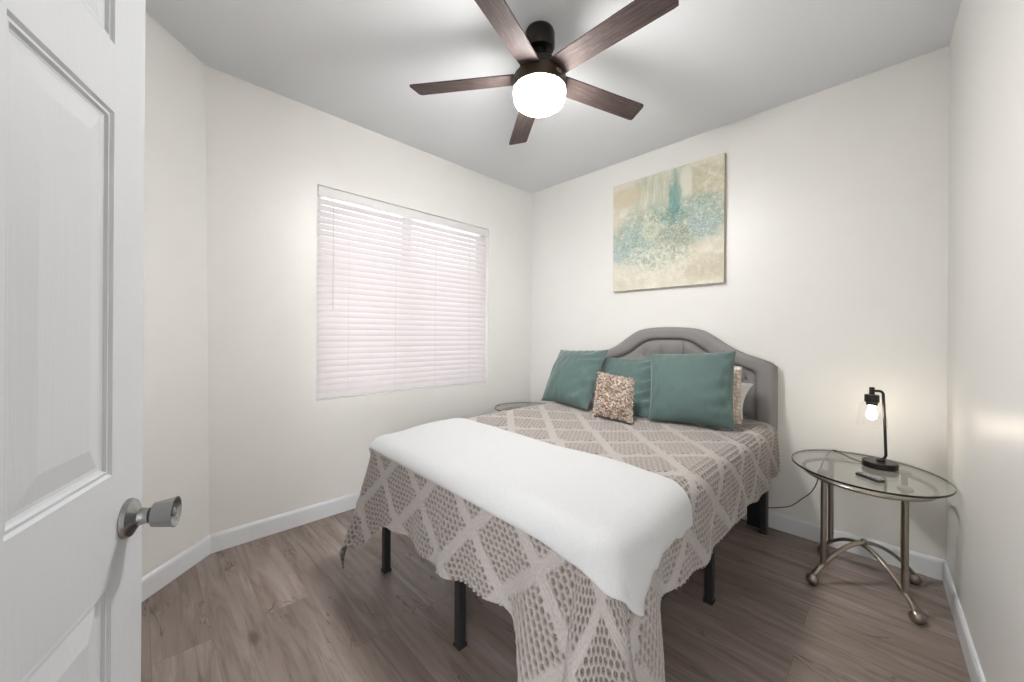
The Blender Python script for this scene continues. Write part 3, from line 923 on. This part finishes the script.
# ------------------------------------------------------------------ pillows
def pillow_grid(BL, BR, TR_, TL, thick, pinch=0.05, n=44, seed=0, wrinkle=0.006, wr_side=0.0, power=2.2):
    BL, BR, TR_, TL = [np.array(p, float) for p in (BL, BR, TR_, TL)]
    ctr = (BL + BR + TR_ + TL) / 4
    w = (BR + TR_ - BL - TL) / 2; h = (TL + TR_ - BL - BR) / 2
    nrm = np.cross(w, h); nrm /= np.linalg.norm(nrm)
    front, back = np.zeros((n, n, 3)), np.zeros((n, n, 3))
    uv = np.zeros((n, n, 2))
    wn, hn = np.linalg.norm(w), np.linalg.norm(h)
    for i, uu in enumerate(np.sin(np.linspace(-PI / 2, PI / 2, n))):
        for j, vv in enumerate(np.sin(np.linspace(-PI / 2, PI / 2, n))):
            # pinched outline
            u1 = uu * (1 - pinch * (1 - vv * vv)); v1 = vv * (1 - pinch * (1 - uu * uu))
            s, t = (u1 + 1) / 2, (v1 + 1) / 2
            base = BL * (1 - s) * (1 - t) + BR * s * (1 - t) + TR_ * s * t + TL * (1 - s) * t
            prof_ = max(0.0, (1 - abs(uu) ** power)) ** 0.55 * max(0.0, (1 - abs(vv) ** power)) ** 0.55
            m_ = mnoise.noise(Vector((uu * 1.8 + seed, vv * 1.8, seed * 1.7))) * 0.06
            em = max(abs(uu), abs(vv))
            k1 = mnoise.noise(Vector((uu * 9 + seed * 3, vv * 3.0, 1.0 + seed))) * wrinkle * (0.4 + em)
            k2 = math.sin((vv - uu * 0.5) * 16 + 3 * mnoise.noise(Vector((uu * 2, vv * 2, seed)))) * wr_side * max(0, uu) ** 1.5
            q = thick / 2 * prof_ * (1 + m_)
            fade = min(1, prof_ * 2)
            front[i, j] = base + nrm * (q + (k1 + k2) * fade)
            back[i, j] = base - nrm * (q * 0.9 + k1 * fade * 0.5)
            uv[i, j] = (s * wn, t * hn)
    return front, back, uv, nrm

def pillow(name, corners, thick, mat, label, seed=0, piping=True, **kw):
    f, b, uv, nrm = pillow_grid(*corners, thick, seed=seed, **kw)
    n = f.shape[0]
    # single closed mesh: front grid + back grid sharing the rim
    mb = MB()
    mb.grid(f.tolist()); mb.grid(b.tolist())
    base = np.array(corners[0]) * 0.5 + np.array(corners[1]) * 0.5
    o = thing(name, label, 'pillow', tuple(base), 0.0, 'sea-green velvet pillows' if mat is TEAL else None)
    mb.v = [tuple(np.array(p) - base) for p in mb.v]
    uvf = np.concatenate([uv.reshape(-1, 2)] * 2)
    me_v = np.array(mb.v)
    p = mb.build('pillow_cover', mat, o, smooth=True, angle=180)
    # uv by nearest position (grid merges on the rim only)
    me = p.data
    l = me.uv_layers.new(name='UVMap')
    key = {tuple(np.round(q, 5)): uvf[k] for k, q in enumerate(me_v)}
    vuv = [key.get(tuple(np.round(np.array(vv.co), 5)), (0, 0)) for vv in me.vertices]
    for lp in me.loops: l.data[lp.index].uv = vuv[lp.vertex_index]
    if piping:
        rim = [f[i, 0] for i in range(n)] + [f[n - 1, j] for j in range(1, n)] + [f[i, n - 1] for i in range(n - 2, -1, -1)] + [f[0, j] for j in range(n - 2, 0, -1)]
        pp = MB(); pp.tube([tuple(q - base) for q in rim], 0.0028, 6, closed=True)
        pp.build('seam', mat, o, smooth=True, angle=180)
    return o

ZP = TOPZ + 0.020
pillow('throw_pillow', ((0.712, -0.640, ZP), (1.195, -0.710, ZP), (1.172, -0.40, 1.135), (0.705, -0.385, 1.118)), 0.21, TEAL,
       'left sea-green velvet pillow nearest the window', seed=1, wrinkle=0.009, pinch=0.06, wr_side=0.016)
pillow('throw_pillow', ((1.17, -0.585, ZP), (1.61, -0.62, ZP), (1.56, -0.335, 1.082), (1.10, -0.335, 1.075)), 0.11, TEAL,
       'middle sea-green velvet pillow tucked behind the furry cushion', seed=4, wrinkle=0.009, wr_side=0.02)
pillow('throw_pillow', ((1.632, -0.680, ZP), (2.080, -0.575, ZP), (2.040, -0.40, 1.155), (1.515, -0.425, 1.120)), 0.20, TEAL,
       'right sea-green velvet pillow nearest the glass side table', seed=7, wrinkle=0.009, pinch=0.055, wr_side=0.007)
pillow('sham_pillow', ((1.50, -0.42, ZP), (2.070, -0.385, ZP), (2.040, -0.275, 1.055), (1.52, -0.285, 1.06)), 0.10, SHAM,
       'cream woven pillow half hidden behind the right green pillow', seed=9, wrinkle=0.008, pinch=0.03)
pillow('sleeping_pillow', ((1.48, -0.26, ZP), (2.035, -0.225, ZP), (2.082, -0.190, 0.945), (1.50, -0.165, 0.97)), 0.10, WHITE_COTTON,
       'white pillow against the headboard with one corner sticking out', seed=11, wrinkle=0.012, pinch=0.09)
# furry cushion
fc_ = ((1.315, -0.800, ZP), (1.590, -0.826, ZP), (1.532, -0.690, 0.962), (1.268, -0.668, 0.985))
f, b, uv, nrm = pillow_grid(*fc_, 0.09, n=40, seed=3, pinch=0.02)
fur = thing('fur_cushion', 'small shaggy brown and cream cushion in front of the green pillows', 'cushion', (1.45, -0.81, ZP))
cb = np.array((1.45, -0.81, ZP))
cmb = MB(); cmb.grid((f - cb).tolist()); cmb.grid((b - cb).tolist())
FURBASE = plain('shag_backing', srgb(150, 128, 108), 0.9)
cmb.build('cushion_cover', FURBASE, fur, smooth=True, angle=180)
tuft_v, tuft_f, tuft_c = [], [], []
pal = [srgb(238, 228, 218), srgb(228, 214, 202), srgb(214, 194, 180), srgb(160, 134, 118), srgb(242, 238, 232), srgb(222, 208, 198)]
for q in range(2600):
    i, j = random.randrange(1, 39), random.randrange(1, 39)
    side = f if random.random() < 0.75 else b
    nn_ = nrm if side is f else -nrm
    p = side[i, j] * 1.0 + (side[min(i + 1, 39), j] - side[i, j]) * random.random() + (side[i, min(j + 1, 39)] - side[i, j]) * random.random() - cb
    d = nn_ * 1.1 + np.array([random.uniform(-1, 1) for _ in range(3)]) * 0.75
    d /= np.linalg.norm(d)
    w = np.cross(d, np.array([random.uniform(-1, 1) for _ in range(3)])); w /= np.linalg.norm(w)
    L, wd = random.uniform(0.012, 0.022), random.uniform(0.0045, 0.0075)
    o_ = len(tuft_v)
    tip = p + d * L
    if tip[2] < 0.001: tip[2] = 0.001
    tuft_v += [p - w * wd, p + w * wd, p + d * L * 0.6 + w * wd * 0.9, tip, p + d * L * 0.6 - w * wd * 0.9]
    tuft_f.append((o_, o_ + 1, o_ + 2, o_ + 3, o_ + 4))
    tuft_c += [random.choice(pal)] * 5
me = bpy.data.meshes.new('shag_fur'); me.from_pydata([tuple(q) for q in tuft_v], [], tuft_f)
ca = me.color_attributes.new('tuft', 'FLOAT_COLOR', 'POINT'); ca.data.foreach_set('color', np.array(tuft_c, np.float32).reshape(-1))
me.materials.append(FUR)
fo = bpy.data.objects.new('shag_fur', me); COL.objects.link(fo); fo.parent = fur; fo['kind'] = 'stuff'

# ------------------------------------------------------------------ painting
px1, px2, pz1, pz2 = 0.9916, 1.8657, 1.6226, 2.5334
pt = thing('wall_painting', 'square abstract canvas in teal, cream and tan above the headboard', 'painting', ((px1 + px2) / 2, 0, pz1))
pw, ph = (px2 - px1) / 2, pz2 - pz1
pc = MB(); pc.box((-pw, -0.034, 0), (pw, -0.004, ph))
pc.build('canvas', CANVAS_EDGE, pt, bevel=0.002)
ps = MB(); ps.add([(-pw + 0.001, -0.0348, 0.001), (pw - 0.001, -0.0348, 0.001), (pw - 0.001, -0.0348, ph - 0.001), (-pw + 0.001, -0.0348, ph - 0.001)], [(0, 1, 2, 3)])
so = ps.build('painted_face', PAINTING, pt)
l = so.data.uv_layers.new(name='UVMap')
for lp in so.data.loops:
    co = so.data.vertices[lp.vertex_index].co
    l.data[lp.index].uv = ((co.x + pw) / (2 * pw), co.z / ph)

# ------------------------------------------------------------------ ceiling fan
FX, FY = 1.482, -1.557
fan = thing('ceiling_fan', 'dark five-blade ceiling fan with a lit white drum light', 'ceiling fan', (FX, FY, H))
MB().lathe([(0.055, 0.0), (0.068, -0.010), (0.0735, -0.026), (0.0735, -0.088), (0.066, -0.102), (0.030, -0.106)], seg=40).build('canopy', FAN_BLACK, fan, smooth=True)
MB().lathe([(0.034, -0.104), (0.034, -0.165)], seg=24).build('neck', FAN_BLACK, fan, smooth=True)
MB().lathe([(0.04, -0.160), (0.085, -0.172), (0.098, -0.185), (0.098, -0.222), (0.04, -0.225)], seg=40).build('blade_hub', FAN_BLACK, fan, smooth=True)
MB().lathe([(0.06, -0.224), (0.118, -0.230), (0.1285, -0.242), (0.1295, -0.296), (0.126, -0.300), (0.05, -0.301)], seg=48).build('motor_housing', FAN_BRONZE, fan, smooth=True)
MB().lathe([(0.1265, -0.299), (0.127, -0.318), (0.125, -0.338), (0.117, -0.357), (0.100, -0.371), (0.070, -0.380), (0.035, -0.384), (0.0005, -0.385)], seg=48).build('light_globe', OPAL, fan, smooth=True, angle=180)
mb = MB()
a0 = math.radians(8)
mb.box((-0.014, -0.003, -0.009), (0.014, 0.003, 0.009))
pl = mb.build('badge', NICKEL, fan, bevel=0.001)
badge_dir = (rgt * 0.62 - fwd * 0.78).normalized()
pl.location = (badge_dir.x * 0.1300, badge_dir.y * 0.1300, -0.268)
pl.rotation_euler = (0, 0, math.atan2(badge_dir.y, badge_dir.x) + PI / 2)

def blade_mesh():
    L0, L1 = 0.075, 0.656
    n = 26
    th = 0.006
    vt = []
    for i in range(n + 1):
        q = i / n
        w = 0.053 + 0.006 * q
        for s in (-1, 1):
            L = L0 + (L1 - L0) * q
            L -= (0.016 * q ** 8) if s < 0 else 0.0
            vt.append((L, s * w))
    # outline with rounded tip corners
    lo = [vt[2 * i] for i in range(n + 1)]; hi = [vt[2 * i + 1] for i in range(n + 1)]
    P = []
    M = 8
    for i in range(n + 1):
        row = []
        for k in range(M + 1):
            t = k / M
            x = lo[i][0] * (1 - t) + hi[i][0] * t; y = lo[i][1] * (1 - t) + hi[i][1] * t
            if i == n and k in (0, M): x -= 0.006; y *= 0.965
            row.append((x, y))
        P.append(row)
    pit_ = math.radians(-11)
    def tr(x, y, z): return (x, y * math.cos(pit_) - z * math.sin(pit_), y * math.sin(pit_) + z * math.cos(pit_))
    mb = MB()
    topv = [[tr(x, y, th / 2) for x, y in r] for r in P]; botv = [[tr(x, y, -th / 2) for x, y in r] for r in P]
    mb.grid(topv); mb.grid([r[::-1] for r in botv])
    for i in range(n):
        mb.add([topv[i][0], topv[i + 1][0], botv[i + 1][0], botv[i][0]], [(0, 1, 2, 3)])
        mb.add([topv[i][M], botv[i][M], botv[i + 1][M], topv[i + 1][M]], [(0, 1, 2, 3)])
    for k in range(M):
        mb.add([topv[n][k], topv[n][k + 1], botv[n][k + 1], botv[n][k]], [(0, 1, 2, 3)])
        mb.add([topv[0][k], botv[0][k], botv[0][k + 1], topv[0][k + 1]], [(0, 1, 2, 3)])
    return mb
first = None
for k in range(5):
    if first is None:
        first = blade_mesh().build('blade', [BLADE], fan)
        l = first.data.uv_layers.new(name='UVMap')
        for lp in first.data.loops:
            co = first.data.vertices[lp.vertex_index].co
            l.data[lp.index].uv = (co.x, co.y + 0.3)
        o = first
    else:
        o = first.copy(); COL.objects.link(o); o.parent = fan
    o.location = (0, 0, -0.232)
    o.rotation_euler = (0, 0, math.radians(0.2 + 72 * k))

# ------------------------------------------------------------------ glass side tables
def side_table(label, loc, rot, group):
    t = thing('side_table', label, 'side table', loc, rot, group)
    RXs, RYs, ga = 0.333, 0.292, math.radians(-65)
    seg = 96
    def ell(rx, ry, z, s=1.0):
        out = []
        for k in range(seg):
            a = 2 * PI * k / seg
            x, y = rx * s * math.cos(a), ry * s * math.sin(a)
            out.append((x * math.cos(ga) - y * math.sin(ga), x * math.sin(ga) + y * math.cos(ga), z))
        return out
    gm = MB()
    zt, zb = 0.580, 0.570
    o1, o2, o3, o4 = ell(RXs, RYs, zt - 0.002), ell(RXs - 0.002, RYs - 0.002, zt), ell(RXs, RYs, zb + 0.002), ell(RXs - 0.002, RYs - 0.002, zb)
    gm.add(o2, [tuple(range(seg))], 0); gm.add(o4, [tuple(range(seg - 1, -1, -1))], 0)
    for A_, B_ in ((o2, o1), (o1, o3), (o3, o4)):
        gm.add(A_ + B_, [(k, (k + 1) % seg, seg + (k + 1) % seg, seg + k) for k in range(seg)], 1)
    gm.build('glass_top', [GLASS_TOP, GLASS_EDGE], t)
    MB().tube(ell(0.272, 0.238, 0.541), 0.009, 10, closed=True).build('support_ring', TABLE_METAL, t, smooth=True, angle=180)
    FXs, FYs = 0.180, 0.190
    pr_ = 0.79
    for a, b in ((1, 1), (1, -1)):
        pts, rad_ = [], []
        for q in np.linspace(-1, 1, 41):
            z = 0.045 + 0.152 * (1 - abs(q) ** 1.9)
            z += (0.012 if (a, b) == (1, 1) else -0.004) * (1 - abs(q)) 
            pts.append((a * FXs * q, b * FYs * q, z)); rad_.append(0.0135)
        MB().tube(pts, rad_, 10, flat=0.65).build('arched_stretcher', TABLE_METAL, t, smooth=True, angle=180)
    for a in (-1, 1):
        for b in (-1, 1):
            q = pr_
            zbase = 0.045 + 0.152 * (1 - q ** 1.9)
            x, y = a * FXs * q, b * FYs * q
            lg = MB().tube([(x, y, zbase), (x, y, 0.553)], 0.0125, 16).build('leg', TABLE_METAL, t, smooth=True)
            MB().lathe([(0.012, 0.551), (0.026, 0.554), (0.028, 0.559), (0.026, 0.5695), (0.001, 0.5698)], (x, y, 0), 20).build('bumper_disc', GLASS_SHADE if False else TABLE_METAL, lg, smooth=True)
            MB().ball((a * FXs, b * FYs, 0.0275), 0.0275, 20, 14).build('ball_foot', TABLE_METAL, t, smooth=True, angle=180)
    MB().ball((0, 0, 0.216), 0.013, 14, 10).build('finial', TABLE_METAL, t, smooth=True, angle=180)
    return t
TX, TY = 2.604, -0.338
side_table('oval glass-topped side table with arched metal legs beside the right wall', (TX, TY, 0), 0, 'glass-topped side tables')
side_table('far glass-topped side table mostly hidden behind the bed by the window', (0.37, -0.40, 0), PI / 2, 'glass-topped side tables')
TZ = 0.580

# ------------------------------------------------------------------ table lamp
LX, LY = 2.658, -0.242
lamp = thing('table_lamp', 'black bent-arm table lamp with glass shade and lit bulb', 'lamp', (LX, LY, TZ))
MB().lathe([(0.0665, 0.0), (0.069, 0.003), (0.069, 0.026), (0.066, 0.030), (0.001, 0.031)], seg=48).build('base', LAMP_BLACK, lamp, smooth=True)
# arm leaves the back of the base, rises, bends over towards the left
ld = Vector((-0.72, -0.35, 0)).normalized()        # direction from the pole to the socket
arm0 = Vector((0.022, -0.004, 0.031))
MB().lathe([(0.018, 0.028), (0.018, 0.040), (0.012, 0.044), (0.001, 0.045)], (0.004, 0.0, 0), 20).build('collar', LAMP_BLACK, lamp, smooth=True)
pts = [(0.002, 0, 0.040), (0.010, -0.001, 0.043), (0.018, -0.003, 0.052), (0.022, -0.004, 0.066), (0.018, -0.004, 0.20), (0.012, -0.004, 0.34), (0.011, -0.004, 0.372)]
bend = Vector((0.011, -0.004, 0.372))
for q in np.linspace(0, PI / 2, 7)[1:]:
    pts.append(tuple(bend + ld * 0.018 * (1 - math.cos(q)) + Vector((0, 0, 0.018 * math.sin(q)))))
endp = bend + ld * 0.046 + Vector((0, 0, 0.018))
pts.append(tuple(endp))
MB().tube(pts, 0.0062, 12).build('arm', LAMP_BLACK, lamp, smooth=True, angle=180)
sx_, sy_ = endp.x, endp.y
MB().lathe([(0.009, 0.408), (0.011, 0.405), (0.011, 0.368), (0.009, 0.366)], (sx_, sy_, 0), 20).build('socket_stem', LAMP_BLACK, lamp, smooth=True)
MB().lathe([(0.010, 0.372), (0.027, 0.370), (0.029, 0.366), (0.029, 0.334), (0.024, 0.331), (0.022, 0.318), (0.016, 0.316)], (sx_, sy_, 0), 28).build('socket', LAMP_BLACK, lamp, smooth=True)
MB().lathe([(0.012, 0.316), (0.013, 0.302), (0.0175, 0.284), (0.021, 0.268), (0.0185, 0.252), (0.010, 0.244), (0.0005, 0.242)], (sx_, sy_, 0), 24).build('bulb', BULB, lamp, smooth=True, angle=180)
MB().lathe([(0.030, 0.334), (0.040, 0.326), (0.048, 0.300), (0.056, 0.250), (0.060, 0.205)], (sx_, sy_, 0), 36, cap=False).build('glass_shade', GLASS_SHADE, lamp, smooth=True, angle=180)
cord = []
def bez(p0, p1, p2, p3, n=14):
    p0, p1, p2, p3 = map(Vector, (p0, p1, p2, p3))
    return [p0 * (1 - t) ** 3 + p1 * 3 * t * (1 - t) ** 2 + p2 * 3 * t * t * (1 - t) + p3 * t ** 3 for t in np.linspace(0, 1, n)]
ll = lambda x, y, z: (x - LX, y - LY, z - TZ)
cpts = bez(ll(LX - 0.064, LY + 0.01, TZ + 0.0045), ll(2.53, -0.17, TZ + 0.004), ll(2.50, -0.10, TZ + 0.004), ll(2.47, -0.056, TZ + 0.004))
cpts += bez(ll(2.46, -0.042, TZ + 0.002), ll(2.44, -0.018, TZ - 0.005), ll(2.400, -0.024, 0.50), ll(2.389, -0.03, 0.40))[1:]
cpts += bez(ll(2.389, -0.03, 0.40), ll(2.380, -0.03, 0.34), ll(2.355, -0.03, 0.29), ll(2.325, -0.03, 0.261))[1:]
cpts += bez(ll(2.325, -0.03, 0.261), ll(2.30, -0.03, 0.236), ll(2.275, -0.03, 0.186), ll(2.225, -0.03, 0.166))[1:]
cpts += bez(ll(2.225, -0.03, 0.166), ll(2.19, -0.03, 0.152), ll(2.14, -0.017, 0.118), ll(2.03, -0.0165, 0.11))[1:]
cordo = MB().tube([(p[0] + LX, p[1] + LY, p[2] + TZ) for p in cpts], 0.0026, 8).build('power_cord', CORD_BLACK, None, smooth=True, angle=180)
tag(cordo, 'thin black cord running from the table lamp down to the wall behind the bed', 'cord')

# ------------------------------------------------------------------ remote on the glass
RXp, RYp = 2.630, -0.505
rm = thing('remote_control', 'slim black remote control lying on the glass table', 'remote', (RXp, RYp, TZ), math.radians(-39))
MB().box((-0.055, -0.018, 0.0005), (0.055, 0.018, 0.014)).build('body', PLASTIC_BLACK, rm, bevel=0.006, bevseg=3)
MB().lathe([(0.006, 0.0135), (0.006, 0.0152), (0.0005, 0.0154)], (0.038, 0, 0), 16).build('button', PLASTIC_GREY, rm)
for k in range(3):
    MB().box((-0.03 + k * 0.02, -0.008, 0.0135), (-0.02 + k * 0.02, 0.008, 0.015)).build('button', PLASTIC_GREY, rm, bevel=0.001)
